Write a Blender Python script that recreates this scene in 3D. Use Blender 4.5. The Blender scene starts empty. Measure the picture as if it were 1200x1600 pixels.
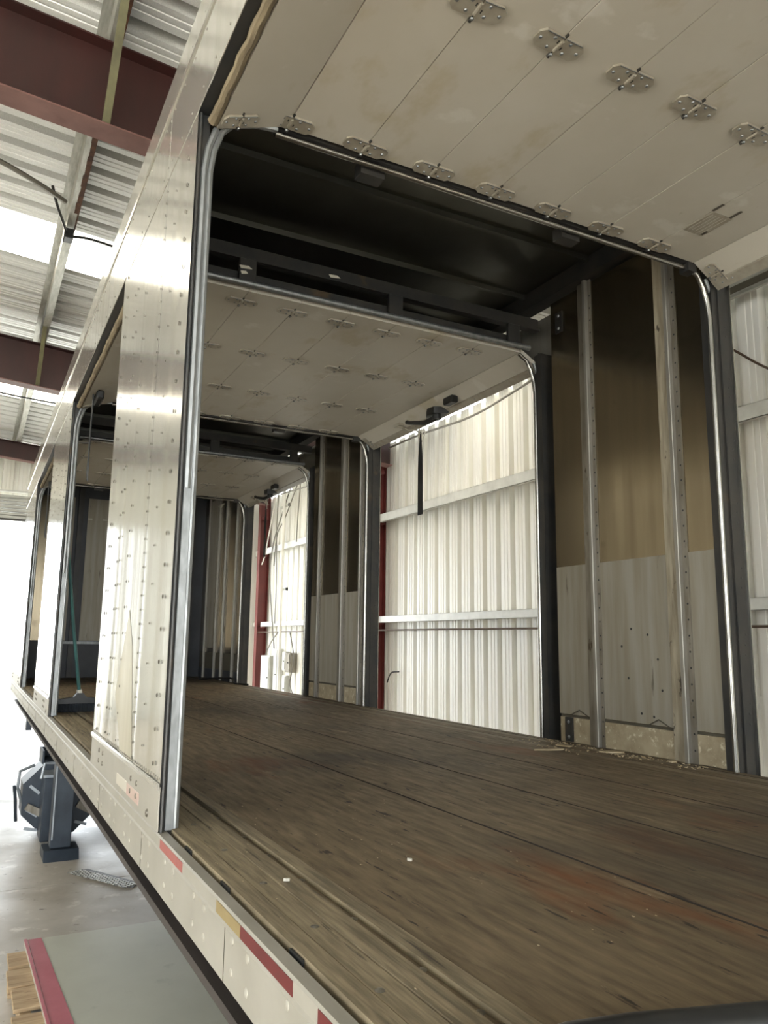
import bpy, bmesh, math, random
from mathutils import Vector, Matrix

random.seed(7)
scene = bpy.context.scene
COL = scene.collection
G = 1.25            # height of the trailer deck above the workshop floor; shapes below are given with the deck at z = 0

# ------------------------------------------------------------------ camera
Rm = [[-0.4652632, -0.88508697, 0.01229675], [0.14033370, -0.08747114, -0.98623286], [0.87397746, -0.45713221, 0.16490463]]
cam = bpy.data.cameras.new('camera')
co = bpy.data.objects.new('camera', cam)
COL.objects.link(co)
r, d, f = Rm
co.matrix_world = Matrix(((r[0], -d[0], -f[0], -1.1541), (r[1], -d[1], -f[1], 0.51757), (r[2], -d[2], -f[2], 0.53973 + G), (0, 0, 0, 1)))
cam.sensor_fit = 'VERTICAL'
cam.sensor_height = 36.0
cam.lens = 36.0 * 1210.709 / 1600.0
cam.clip_start = 0.02
cam.clip_end = 400
scene.camera = co

# ------------------------------------------------------------------ world, daylight, exposure
SKY = 5.6
world = bpy.data.worlds.new('sky')
scene.world = world
world.use_nodes = True
bg = world.node_tree.nodes['Background']
bg.inputs[0].default_value = (0.9, 0.96, 1.0, 1)
bg.inputs[1].default_value = SKY

def portal(name, loc, rot, sx, sy):
    l = bpy.data.lights.new(name, 'AREA')
    l.shape = 'RECTANGLE'
    l.size, l.size_y = sx, sy
    l.cycles.is_portal = True
    o = bpy.data.objects.new(name, l)
    o.location = loc
    o.rotation_euler = rot
    COL.objects.link(o)

sun = bpy.data.lights.new('sun', 'SUN')
sun.energy = 22.0
sun.angle = math.radians(1.0)
sun.color = (1.0, .98, .95)
so = bpy.data.objects.new('sun', sun)
so.rotation_euler = Vector((math.cos(math.radians(38)) * .93, -math.cos(math.radians(38)) * .37, -math.sin(math.radians(38)))).to_track_quat('-Z', 'Y').to_euler()
COL.objects.link(so)

H = math.pi / 2
portal('daylight_end_door', (17.35, -1.6, 2.1), (0, H, 0), 4.2, 6.6)
portal('daylight_rear_door', (-6.55, 2.4, 2.2), (0, -H, 0), 4.4, 8.2)
portal('daylight_side_door', (-1.0, 9.05, 2.1), (-H, 0, 0), 8.0, 4.2)

scene.view_settings.view_transform = 'Standard'
scene.view_settings.look = 'None'
scene.view_settings.gamma = 1.0
scene.view_settings.use_curve_mapping = False
scene.view_settings.exposure = 0.74
scene.cycles.max_bounces = 8
scene.cycles.diffuse_bounces = 5
scene.cycles.glossy_bounces = 4
scene.cycles.caustics_reflective = False
scene.cycles.caustics_refractive = False
scene.cycles.sample_clamp_indirect = 8
scene.cycles.use_denoising = True

# ------------------------------------------------------------------ materials
def lin(c):
    if isinstance(c, str):
        c = tuple(int(c[i:i + 2], 16) / 255 for i in (0, 2, 4))
        c = tuple(x / 12.92 if x <= .04045 else ((x + .055) / 1.055) ** 2.4 for x in c)
    return (*c[:3], 1)

def mat(name, c1, c2=None, scale=(1, 1, 1), freq=4, detail=5, lo=.35, hi=.65, rough=.5, metal=0, bump=0, bump_freq=None, bump_scale=None,
        spot=None, spot_freq=3, spot_lo=.6, spot_hi=.7, spot_scale=None, rough2=None, aniso=0, spec=.5, dist=.003, spots2=None, objvar=0):
    m = bpy.data.materials.new(name)
    m.use_nodes = True
    nt = m.node_tree
    N, L = nt.nodes, nt.links
    b = N['Principled BSDF']
    b.inputs['Roughness'].default_value = rough
    b.inputs['Metallic'].default_value = metal
    b.inputs['Specular IOR Level'].default_value = spec
    b.inputs['Base Color'].default_value = lin(c1)
    if aniso:
        b.inputs['Anisotropic'].default_value = aniso
    geo = N.new('ShaderNodeNewGeometry')
    def noise(fr, sc, det=5):
        mp = N.new('ShaderNodeMapping')
        mp.inputs['Scale'].default_value = sc
        L.new(geo.outputs['Position'], mp.inputs['Vector'])
        n = N.new('ShaderNodeTexNoise')
        n.inputs['Scale'].default_value = fr
        n.inputs['Detail'].default_value = det
        n.inputs['Roughness'].default_value = .6
        L.new(mp.outputs['Vector'], n.inputs['Vector'])
        return n.outputs['Fac']
    def span(fac, a, z):
        mr = N.new('ShaderNodeMapRange')
        mr.inputs['From Min'].default_value = a
        mr.inputs['From Max'].default_value = z
        L.new(fac, mr.inputs['Value'])
        return mr.outputs['Result']
    out = None
    if c2 is not None:
        mx = N.new('ShaderNodeMix')
        mx.data_type = 'RGBA'
        mx.inputs[6].default_value = lin(c1)
        mx.inputs[7].default_value = lin(c2)
        fac = span(noise(freq, scale, detail), lo, hi)
        L.new(fac, mx.inputs[0])
        out = mx.outputs[2]
        if rough2 is not None:
            mr = N.new('ShaderNodeMapRange')
            mr.inputs['To Min'].default_value = rough
            mr.inputs['To Max'].default_value = rough2
            L.new(fac, mr.inputs['Value'])
            L.new(mr.outputs['Result'], b.inputs['Roughness'])
    layers = []
    if spot is not None:
        layers.append((spot, spot_freq, spot_scale or scale, spot_lo, spot_hi))
    layers += spots2 or []
    for (c, fr, sc, a, z) in layers:
        mx = N.new('ShaderNodeMix')
        mx.data_type = 'RGBA'
        if out is None:
            mx.inputs[6].default_value = lin(c1)
        else:
            L.new(out, mx.inputs[6])
        mx.inputs[7].default_value = lin(c)
        L.new(span(noise(fr, sc), a, z), mx.inputs[0])
        out = mx.outputs[2]
    if objvar and out is not None:
        oi = N.new('ShaderNodeObjectInfo')
        mr = N.new('ShaderNodeMapRange')
        mr.inputs['To Min'].default_value = 1 - objvar
        mr.inputs['To Max'].default_value = 1 + objvar
        L.new(oi.outputs['Random'], mr.inputs['Value'])
        hs = N.new('ShaderNodeHueSaturation')
        L.new(mr.outputs['Result'], hs.inputs['Value'])
        L.new(out, hs.inputs['Color'])
        out = hs.outputs['Color']
    if out is not None:
        L.new(out, b.inputs['Base Color'])
    if bump:
        bn = N.new('ShaderNodeBump')
        bn.inputs['Strength'].default_value = bump
        bn.inputs['Distance'].default_value = dist
        L.new(noise(bump_freq or freq, bump_scale or scale), bn.inputs['Height'])
        L.new(bn.outputs['Normal'], b.inputs['Normal'])
    return m

def emit(name, c1, c2, strength, scale, freq):
    m = bpy.data.materials.new(name)
    m.use_nodes = True
    nt = m.node_tree
    N, L = nt.nodes, nt.links
    N.remove(N['Principled BSDF'])
    e = N.new('ShaderNodeEmission')
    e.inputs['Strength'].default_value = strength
    geo = N.new('ShaderNodeNewGeometry')
    mp = N.new('ShaderNodeMapping')
    mp.inputs['Scale'].default_value = scale
    n = N.new('ShaderNodeTexNoise')
    n.inputs['Scale'].default_value = freq
    n.inputs['Detail'].default_value = 6
    mr = N.new('ShaderNodeMapRange')
    mr.inputs['From Min'].default_value = .55
    mr.inputs['From Max'].default_value = .72
    mx = N.new('ShaderNodeMix')
    mx.data_type = 'RGBA'
    mx.inputs[6].default_value = lin(c1)
    mx.inputs[7].default_value = lin(c2)
    L.new(geo.outputs['Position'], mp.inputs['Vector'])
    L.new(mp.outputs['Vector'], n.inputs['Vector'])
    L.new(n.outputs['Fac'], mr.inputs['Value'])
    L.new(mr.outputs['Result'], mx.inputs[0])
    L.new(mx.outputs[2], e.inputs['Color'])
    L.new(e.outputs['Emission'], N['Material Output'].inputs['Surface'])
    return m

M = dict(
    skin=mat('aluminium_skin', 'dbd8cf', 'cecabd', (6, 6, .08), 2.2, detail=3, rough=.12, rough2=.18, metal=.72, bump=.09, bump_freq=1.5, bump_scale=(3.5, 3.5, .12), dist=.012, spot='c2b78f', spot_freq=3, spot_scale=(7, 7, .12), spot_lo=.6, spot_hi=.8),
    cream=mat('cream_paint', '9b968b', '8d887c', (1, 1, 1), 3, rough=.42, spot='a2947a', spot_freq=9, spot_lo=.62, spot_hi=.72, bump=.05),
    seam=mat('seam_shadow_sealant', '4a4538', rough=.7),
    dull_patch=mat('dull_skin_patch', 'aca593', 'a39c88', (6, 6, .1), 2.2, rough=.4, metal=.1),
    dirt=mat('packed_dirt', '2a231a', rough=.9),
    rivet=mat('rivet_metal', '7d776b', '5c574e', freq=30, rough=.4, metal=.6),
    rivet_cream=mat('painted_rivet', 'a6a195', '8f897c', freq=30, rough=.4),
    liner=mat('liner_stainless', '857a66', '796e5b', (4, 4, .25), 2, rough=.2, rough2=.27, metal=.95, spot='5c5140', spot_freq=1.3, spot_scale=(1, 1, 1.5), spot_lo=.6, spot_hi=.75, bump=.06, bump_freq=2, bump_scale=(3, 3, .4)),
    liner_dull=mat('scuffed_liner', '9a9488', '8a8272', (9, 9, .6), 2, rough=.55, metal=.35, spot='4b4234', spot_freq=7, spot_scale=(2.2, 2.2, .35), spot_lo=.66, spot_hi=.74),
    roof=mat('trailer_roof_aluminium', '6c6c66', '5c5c54', (1, 1, 1), 1.5, rough=.32, metal=.9),
    dark=mat('dark_painted_steel', '2b2c2c', '3b3834', freq=6, rough=.45, metal=.3, spot='4c4032', spot_freq=5, spot_lo=.63, spot_hi=.72),
    galv=mat('galvanised_steel', '8e9090', '7b7d7d', (9, 9, 3), 4, rough=.42, rough2=.55, metal=.8),
    tube=mat('bright_steel_tube', 'a09e98', '8a8780', freq=7, detail=2, rough=.26, metal=.95),
    post=mat('aluminium_post', '8d877c', '726b5e', (6, 6, 1), 4, rough=.42, metal=.6, spot='4a4030', spot_freq=7, spot_scale=(3, 3, 1), spot_lo=.64, spot_hi=.7),
    postrib=mat('bright_post_rib', '9b978f', '88837a', (3, 3, .6), 3, rough=.42, metal=.6),
    furring=mat('weathered_furring_wood', '9c927e', '7b705c', (12, 12, 1.4), 3, rough=.75, spot='33291c', spot_freq=6, spot_scale=(3, 3, 1.6), spot_lo=.62, spot_hi=.67, bump=.3),
    ply=mat('plywood_kick_board', 'a3967c', '8b7d64', (3, 3, 3), 4, rough=.7, spot='c2b79d', spot_freq=14, spot_lo=.58, spot_hi=.68, bump=.2),
    door=mat('roll_door_paint', 'b5b0a5', 'aea89b', freq=1.6, rough=.45, spot='a89f8c', spot_freq=2.3, spot_scale=(1, 1.6, 1), spot_lo=.57, spot_hi=.66, spots2=[('bcb8ae', 3.1, (1.4, 1, 1), .62, .68), ('938872', 4.5, (1, 2.2, 1), .68, .76)]),
    hinge=mat('hinge_painted_steel', 'aca698', '9d9586', freq=20, rough=.35, metal=.35),
    seal=mat('fuzzy_brown_seal', '8a7c62', '5f5340', (2, 20, 20), 3, rough=.9, bump=.6, bump_freq=30, dist=.01),
    wood=mat('worn_deck_wood', '786850', '564a39', (2.2, 16, 1), 2.6, detail=14, lo=.32, hi=.68, objvar=.1, rough=.6, rough2=.75, spot='74431f', spot_freq=1.1, spot_scale=(.7, 1.8, 1), spot_lo=.56, spot_hi=.72, bump=.4, bump_freq=6, bump_scale=(1.2, 30, 1), dist=.0015, spec=.35,
             spots2=[('443c31', 1.1, (.7, 1.2, 1), .5, .7), ('8a7c63', 2.2, (1.2, 5, 1), .6, .75), ('2a2219', 4.5, (1.6, 9, 1), .63, .68), ('241d15', 11, (1, 2.0, 1), .68, .72), ('9a8d76', 13, (1, 5, 1), .7, .75)]),
    edge_wood=mat('pale_deck_edge_wood', '8e8066', '5d523f', (1.6, 22, 6), 3, detail=12, objvar=.12, rough=.62, spot='3a2f22', spot_freq=4, spot_scale=(.7, 10, 3), spot_lo=.62, spot_hi=.7, bump=.4, bump_freq=5, bump_scale=(.8, 25, 1), dist=.003),
    black=mat('chassis_black', '302c2a', '3e3733', (1, 1, 8), 2, rough=.5),
    rubber=mat('black_rubber', '191919', '2a2a29', freq=9, rough=.38, bump=.15),
    plastic=mat('black_plastic', '151515', rough=.4),
    dull_red_tape=mat('sun_faded_red_tape', '9c5a53', '8d4c47', freq=9, rough=.4),
    red_tape=mat('red_reflective_tape', '611f20', '561b1c', freq=9, rough=.35),
    faded_red=mat('faded_pink_tape', 'b3938a', 'aa9a8b', freq=9, rough=.4),
    olive_tape=mat('yellowed_tape', '8c7b55', '7e6d48', freq=9, rough=.4),
    pale_tape=mat('pale_tape', 'b2ab9c', rough=.4),
    label=mat('worn_paper_label', '9a9488', '857c6c', (3, 12, 1), 8, rough=.5),
    ink=mat('label_ink', '4a443a', rough=.6),
    wall=mat('cream_wall_sheet', 'f4f3ee', 'efece2', (3, 3, .3), 2, rough=.38, spot='cdc29c', spot_freq=2.6, spot_scale=(4, 4, .2), spot_lo=.66, spot_hi=.76),
    girt=mat('white_girt', 'dcdcd6', 'c8c8c2', freq=4, rough=.4),
    roofsheet=mat('galvalume_roof_sheet', 'e2e2de', 'd2d2ce', (6, 6, 6), 20, rough=.4, rough2=.5, metal=.25),
    rustsheet=mat('stained_roof_sheet', 'b2a266', '8f7c40', (3, 3, 3), 9, rough=.6),
    purlin=mat('galvanised_purlin', 'b9b8b0', '9b9a90', (2, 9, 9), 3, rough=.45, metal=.5),
    rust=mat('rusted_flange', '5a3a26', '3b2417', freq=18, rough=.85, bump=.4),
    brace=mat('olive_angle_brace', '6f6c4f', '5d5a44', freq=7, rough=.5),
    primer=mat('red_oxide_primer', '341410', '2b110d', (1, 3, 1), 2, rough=.55),
    primer_top=mat('pale_red_flange', '795751', '684842', freq=4, rough=.6),
    column=mat('red_column_paint', '71302c', '632824', freq=3, rough=.5),
    concrete=mat('polished_concrete', 'b0a99d', '9d968a', (1, 1, 1), 1.3, detail=9, rough=.34, rough2=.55, spot='c6c1b6', spot_freq=6, spot_lo=.58, spot_hi=.7, bump=.08, bump_freq=14, spots2=[('6f695e', 11, (1, 1, 1), .64, .7), ('8f8473', 1.1, (1, 1, 1), .5, .7)]),
    apron=mat('outdoor_concrete', 'c9c6bd', 'b8b5ab', freq=2, rough=.8),
    sheet=mat('grey_green_cover_sheet', 'b2b2a4', 'a8a89a', freq=2, rough=.32, spot='97978a', spot_freq=3, spot_lo=.62, spot_hi=.7),
    stripe=mat('pink_red_edge_stripe', 'b0606a', 'a3525d', freq=5, rough=.35),
    pallet=mat('raw_pallet_wood', 'b59e7c', '93795a', (14, 1.2, 9), 3, rough=.75, spot='6e5238', spot_freq=5, spot_lo=.62, spot_hi=.7, bump=.3),
    tread=mat('tread_plate_steel', '55524d', '45423e', freq=9, rough=.5, metal=.5),
    treadbar=mat('polished_tread_bar', 'a8a8a4', '8c8c88', freq=9, rough=.3, metal=.6),
    dolly=mat('dark_blue_grey_steel', '2c333b', '39414a', freq=4, rough=.4, metal=.3),
    pale_steel=mat('pale_worn_steel', 'a5abb0', '8c9298', freq=6, rough=.4, metal=.4),
    broom=mat('green_broom_handle', '3d6a66', '2f5553', freq=5, rough=.4),
    bristle=mat('dark_bristles', '1d2126', '2c3138', (40, 40, 2), 3, rough=.8),
    white=mat('white_plastic', 'd6d3c8', rough=.4),
    box=mat('grey_electric_box', 'c3c2ba', 'b4b3aa', freq=3, rough=.4),
    wire=mat('grey_wire', '6f6a60', rough=.5),
    brownwire=mat('brown_wire', '4d3a2a', rough=.6),
    chip=mat('pale_wood_chip', 'b8a88c', '9c8b6c', freq=20, rough=.8),
    paper=mat('off_white_scrap', 'bdb8aa', rough=.7),
    slat=mat('roll_shutter_slat', 'b9b9b2', 'a6a69f', (1, 1, 1), 3, rough=.45, metal=.3),
    dark_board=mat('dark_bulkhead_board', '26282c', '33353a', freq=3, rough=.5),
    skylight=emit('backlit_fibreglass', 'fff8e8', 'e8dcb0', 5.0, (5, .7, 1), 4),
)

# ------------------------------------------------------------------ building helpers
class MB:
    """collects boxes, prisms and tubes; build() links them as one mesh object"""
    def __init__(s):
        s.v, s.f, s.mi, s.cur = [], [], [], 0
    def quad_box(s, p):
        n = len(s.v)
        s.v += [tuple(x) for x in p]
        for q in ((0, 3, 2, 1), (4, 5, 6, 7), (0, 1, 5, 4), (1, 2, 6, 5), (2, 3, 7, 6), (3, 0, 4, 7)):
            s.f.append(tuple(n + i for i in q))
            s.mi.append(s.cur)
        return s
    def box(s, x0, x1, y0, y1, z0, z1):
        x0, x1 = min(x0, x1), max(x0, x1)
        y0, y1 = min(y0, y1), max(y0, y1)
        z0, z1 = min(z0, z1), max(z0, z1)
        return s.quad_box([(x0, y0, z0), (x1, y0, z0), (x1, y1, z0), (x0, y1, z0), (x0, y0, z1), (x1, y0, z1), (x1, y1, z1), (x0, y1, z1)])
    def prism(s, prof, axis, a, b):
        """closed profile of 2D points extruded along an axis"""
        n, k = len(s.v), len(prof)
        def P(u, w, t):
            return {'x': (t, u, w), 'y': (u, t, w), 'z': (u, w, t)}[axis]
        s.v += [P(u, w, a) for u, w in prof] + [P(u, w, b) for u, w in prof]
        for i in range(k):
            j = (i + 1) % k
            s.f.append((n + i, n + j, n + k + j, n + k + i))
        s.f.append(tuple(n + i for i in range(k))[::-1])
        s.f.append(tuple(n + k + i for i in range(k)))
        s.mi += [s.cur] * (k + 2)
        return s
    def strip(s, prof, t, axis, a, b):
        """open profile thickened by t (offset in its second coordinate)"""
        return s.prism(prof + [(u, w + t) for u, w in reversed(prof)], axis, a, b)
    def tube(s, pts, rad, n=8, caps=True):
        pts = [Vector(p) for p in pts]
        k0 = len(s.v)
        up = None
        for i, p in enumerate(pts):
            t = (pts[min(i + 1, len(pts) - 1)] - pts[max(i - 1, 0)]).normalized()
            if up is None:
                up = Vector((0, 0, 1)) if abs(t.z) < .9 else Vector((1, 0, 0))
            a = t.cross(up).normalized()
            b = a.cross(t).normalized()
            up = b
            rr = rad[i] if isinstance(rad, (list, tuple)) else rad
            for j in range(n):
                an = 2 * math.pi * j / n
                s.v.append(tuple(p + a * math.cos(an) * rr + b * math.sin(an) * rr))
        for i in range(len(pts) - 1):
            for j in range(n):
                q = (j + 1) % n
                s.f.append((k0 + i * n + j, k0 + i * n + q, k0 + (i + 1) * n + q, k0 + (i + 1) * n + j))
                s.mi.append(s.cur)
        if caps:
            s.f.append(tuple(k0 + j for j in range(n))[::-1])
            s.f.append(tuple(k0 + (len(pts) - 1) * n + j for j in range(n)))
            s.mi += [s.cur] * 2
        return s
    def dome(s, c, r, nrm='y', sgn=1, n=8, flat=.6):
        k = len(s.v)
        rings = ((1, 0), (.75, .66 * flat))
        def P(u, w, h):
            if nrm == 'y':
                return (c[0] + u, c[1] + sgn * h, c[2] + w)
            if nrm == 'x':
                return (c[0] + sgn * h, c[1] + u, c[2] + w)
            return (c[0] + u, c[1] + w, c[2] + sgn * h)
        for rr, h in rings:
            for j in range(n):
                a = 2 * math.pi * j / n
                s.v.append(P(math.cos(a) * r * rr, math.sin(a) * r * rr, h * r))
        s.v.append(P(0, 0, r * flat))
        for j in range(n):
            q = (j + 1) % n
            s.f.append((k + j, k + q, k + n + q, k + n + j))
            s.f.append((k + n + j, k + n + q, k + 2 * n))
            s.mi += [s.cur] * 2
        return s
    def build(s, name, m, parent=None, smooth=False, bevel=0, origin=None, **props):
        me = bpy.data.meshes.new(name)
        vs = [Vector((x, y, z + G)) for x, y, z in s.v]
        if origin is None:
            xs = [[v[i] for v in vs] for i in range(3)]
            origin = Vector(((min(xs[0]) + max(xs[0])) / 2, (min(xs[1]) + max(xs[1])) / 2, min(xs[2])))
        else:
            origin = Vector((origin[0], origin[1], origin[2] + G))
        me.from_pydata([tuple(v - origin) for v in vs], [], s.f)
        ms = m if isinstance(m, (list, tuple)) else [m]
        for x in ms:
            me.materials.append(M[x])
        if len(ms) > 1:
            me.polygons.foreach_set('material_index', s.mi)
        bm = bmesh.new()
        bm.from_mesh(me)
        bmesh.ops.recalc_face_normals(bm, faces=bm.faces)
        if bevel:
            bmesh.ops.bevel(bm, geom=list(bm.edges), offset=bevel, segments=1, affect='EDGES')
        bm.to_mesh(me)
        bm.free()
        if smooth:
            me.shade_smooth()
            try:
                me.set_sharp_from_angle(angle=math.radians(40))
            except Exception:
                pass
        o = bpy.data.objects.new(name, me)
        COL.objects.link(o)
        put(o, origin, parent)
        for k, v in props.items():
            o[k] = v
        return o

WORLD = {}
def put(o, origin, parent):
    o.parent = parent
    o.location = Vector(origin) - (WORLD[parent.name] if parent else Vector((0, 0, 0)))
    WORLD[o.name] = Vector(origin)

def inst(src, name, loc, parent, rot=None, scale=None, mesh=None):
    o = bpy.data.objects.new(name, mesh or src.data)
    COL.objects.link(o)
    put(o, Vector((loc[0], loc[1], loc[2] + G)), parent)
    if rot:
        o.rotation_euler = rot
    if scale:
        o.scale = scale
    return o

def thing(name, label, cat, loc, group=None):
    o = bpy.data.objects.new(name, None)
    COL.objects.link(o)
    o.empty_display_size = .1
    put(o, Vector((loc[0], loc[1], loc[2] + G)), None)
    o['label'] = label
    o['category'] = cat
    if group:
        o['group'] = group
    return o

def tag(o, label, cat, group=None):
    o['label'] = label
    o['category'] = cat
    if group:
        o['group'] = group
    return o

def box(name, m, parent, *a, bevel=0, **k):
    return MB().box(*a).build(name, m, parent, bevel=bevel, **k)

# ------------------------------------------------------------------ the setting: floor, walls, ceiling
XE, XB, YW, YL = 17.2, -6.5, -5.7, 9.0
floor = MB().box(XB, XE, YW - .1, YL, -G - .3, -G - .02).build('floor', 'concrete', None, kind='structure')
xs = [XB, -1.9, 1.75, 5.32, 9.3, 13.0, XE]
ys = [YW - .1, -2.2, 1.6, 5.4, YL]
for i in range(len(xs) - 1):
    for j in range(len(ys) - 1):
        box('slab', 'concrete', floor, xs[i] + .004, xs[i + 1] - .004, ys[j] + .004, ys[j + 1] - .004, -G - .02, -G)
MB().box(XE, 80, -40, 40, -G - .35, -G - .03).build('ground', 'apron', None, kind='structure')
MB().box(-60, XB, -40, 40, -G - .35, -G - .03).build('ground', 'apron', None, kind='structure')
MB().box(XB, XE, YL, 60, -G - .35, -G - .03).build('ground', 'apron', None, kind='structure')

def roof_z(y):      # underside of the roof sheets
    return 4.74 + .083 * y

def rib_profile(u0, n=3, p=.32, depth=.1):
    """inside face of a ribbed sheet: wide flats, recessed ribs, two shallow beads; (u, w) with w out of the building"""
    out = []
    for k in range(n):
        a = u0 + k * p
        out += [(a, 0), (a + .012, depth), (a + .098, depth), (a + .110, 0),
                (a + .156, 0), (a + .161, .008), (a + .175, .008), (a + .180, 0),
                (a + .226, 0), (a + .231, .008), (a + .245, .008), (a + .250, 0)]
    out.append((u0 + n * p, 0))
    return out

SW = .96
# right wall: corrugated sheets, girts and red columns
wall_r = MB().box(XB, XE + .8, YW - .16, YW - .08, -G, 0.1).build('wall_right', 'wall', None, kind='structure')
x = -1.0
k = 0
while x < XE + .6:
    gap = (7.3 < x + .45 < 10.7) or (15.0 < x + .45 < 17.7)
    top = 3.97 if gap else 4.06
    prof = [(u, YW - w) for u, w in rib_profile(x)]
    s = MB()
    s.prism(prof + [(u, w - .002) for u, w in reversed(prof)], 'z', -G, top)
    s.build('wall_sheet', 'wall', wall_r)
    x += SW
for x0, x1, z0 in ((XB, -1.0, -G),):
    box('wall_sheet', 'wall', wall_r, x0, x1, YW - .02, YW, z0, 3.9)
for z0, z1 in ((.85, .958), (2.555, 2.697)):
    for x0, x1 in ((-2.2, 3.85), (4.07, 10.59), (10.81, 16.63), (16.85, XE + .7)):
        s = MB()
        s.box(x0, x1, YW + .175, YW + .185, z0, z1)
        s.box(x0, x1, YW + .002, YW + .185, z1 - .004, z1)
        s.box(x0, x1, YW + .13, YW + .185, z0, z0 + .004)
        s.build('girt', 'girt', wall_r)
s = MB().box(XB, XE + .8, YW + .0, YW + .2, 4.045, 4.25)
s.build('eave_strut', 'girt', wall_r)
box('eave_trim', 'purlin', wall_r, -2.5, 3.84, YW + .2, YW + .24, 3.73, 3.98)
box('eave_shade_strip', 'seam', wall_r, -2.5, 3.84, YW + .241, YW + .245, 3.765, 3.83)  # dark strip on the trim face, recess shade put in as colour
for xc in (-2.25, 3.96, 10.7, 16.74):
    c = box('column', 'column', wall_r, xc - .006, xc + .006, YW + .03, YW + .25, -G, 4.1)
    for y0 in (YW + .02, YW + .25):
        box('column_flange', 'column', c, xc - .085, xc + .085, y0, y0 + .012, -G, 4.1)
    for z0 in (.815, 2.52):
        box('girt_clip', 'column', c, xc - .2, xc + .2, YW + .1, YW + .19, z0, z0 + .03)
    box('girt_clip', 'column', c, xc - .2, xc - .1, YW + .12, YW + .24, 3.40, 3.47)

# end wall with the raised roll shutter
wall_f = MB().box(XE, XE + .1, YW - .1, -4.9, -G, 4.2).build('wall_front', 'wall', None, kind='structure')
box('wall_sheet', 'slat', wall_f, XE, XE + .1, 1.7, YL, -G, 5.3)  # unseen wall stretch, greyed to dim its reflection in the trailer skin
y = -4.9
while y < 1.7:
    pr_ = [(u, XE + .02 + w) for u, w in rib_profile(y, 3)]
    s = MB()
    n0 = pr_ + [(u, w + .002) for u, w in reversed(pr_)]
    s.prism([(w, u) for u, w in n0], 'z', 3.49, roof_z(y) - .0)
    s.build('wall_sheet', 'wall', wall_f)
    y += SW
box('girt', 'girt', wall_f, XE - .1, XE, -4.9, 1.7, 3.62, 3.66)
d1 = MB().box(XE - .14, XE - .06, -4.95, 1.75, 2.992, 3.10).build('door_1', 'slat', None, kind='structure')
for k in range(6):
    z0 = 3.105 + k * .075
    MB().prism([(XE - .10, z0), (XE - .125, z0 + .02), (XE - .125, z0 + .055), (XE - .10, z0 + .073), (XE - .09, z0 + .073), (XE - .09, z0)], 'y', -4.95, 1.75).build('slat', 'slat', d1)
box('bottom_bar', 'dark', d1, XE - .15, XE - .141, -4.95, 1.75, 2.995, 3.04)

# the sides of the workshop behind and left of the camera, with their open doors
wall_b = MB().box(XB - .1, XB, YW, -1.6, -G, 4.3).build('wall_back', 'wall', None, kind='structure')
box('wall_sheet', 'wall', wall_b, XB - .1, XB, 6.5, YL, -G, 5.3)
box('wall_sheet', 'wall', wall_b, XB - .1, XB, -1.6, 6.5, 3.15, 5.3)
wall_l = MB().box(XB, -5.0, YL, YL + .1, -G, 5.4).build('wall_left', 'wall', None, kind='structure')
box('wall_sheet', 'wall', wall_l, 3.0, 9.5, YL, YL + .1, -G, 2.95)
box('wall_sheet', 'wall', wall_l, 9.5, XE, YL, YL + .1, -G, 5.4)
box('wall_sheet', 'wall', wall_l, -5.0, 9.5, YL, YL + .1, 2.95, 5.4)

# ceiling: ribbed sheets, purlins, rafters and translucent skylight sheets
ceil = MB().box(XB, XE + .8, YW - .3, YW - .1, 4.25, 4.33).build('ceiling', 'roofsheet', None, kind='structure')
x = 7.0 - SW * 15
k = 0
while x < XE + .2:
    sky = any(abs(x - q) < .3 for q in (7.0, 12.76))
    prof = rib_profile(x)
    s = MB()
    n = len(prof)
    y0, y1 = YW - .2, YL + .1
    for yy in (y0, y1):
        for t in (0, .003):
            s.v += [(u, yy, roof_z(yy) + w + t) for u, w in prof]
    for i in range(n - 1):
        s.f.append((i, i + 1, 2 * n + i + 1, 2 * n + i))
        s.f.append((n + i, n + i + 1, 3 * n + i + 1, 3 * n + i))
        s.mi += [0, 0]
    near_stain = (2.2 < x + .45 < 3.6)
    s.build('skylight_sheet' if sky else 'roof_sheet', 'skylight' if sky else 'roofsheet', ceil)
    x += SW
for q in (2.62, 3.23, 2.02):     # yellow-stained strips of old insulation facing on the sheets
    s = MB()
    a, b = -2.6, .0
    s.quad_box([(q, a, roof_z(a) - .005), (q + .09, a, roof_z(a) - .005), (q + .09, b, roof_z(b) - .005), (q, b, roof_z(b) - .005),
                (q, a, roof_z(a) - .001), (q + .09, a, roof_z(a) - .001), (q + .09, b, roof_z(b) - .001), (q, b, roof_z(b) - .001)])
    s.build('stained_facing', 'rustsheet', ceil)
for yp in (-4.6, -3.05, -1.5, .04, 1.6, 3.1, 4.6, 6.1, 7.6):
    zt = roof_z(yp)
    s = MB()
    s.box(XB, XE, yp - .003, yp + .003, zt - .19, zt - .004)
    s.box(XB, XE, yp - .003, yp + .07, zt - .008, zt - .004)
    p = s.build('purlin', 'purlin', ceil)
    s = MB()
    s.box(XB, XE, yp - .075, yp + .0, zt - .196, zt - .19)
    s.box(XB, XE, yp - .079, yp - .075, zt - .196, zt - .175)
    s.build('purlin_flange', 'purlin', p)
    if -1 < yp < 1:
        s = MB()
        xx = 1.4
        while xx < 6.6:
            w = random.uniform(.035, .05) if xx < 6.2 else .015
            s.box(xx, xx + .1, yp - .083, yp - .083 + w, zt - .199, zt - .1965)
            xx += .1
        s.build('rusted_flange_edge', 'rust', p, kind='stuff')
        s = MB()
        s.box(9.0, 9.95, yp + .0035, yp + .010, zt - .185, zt - .01)
        s.build('lap_plate', 'galv', p)
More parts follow.
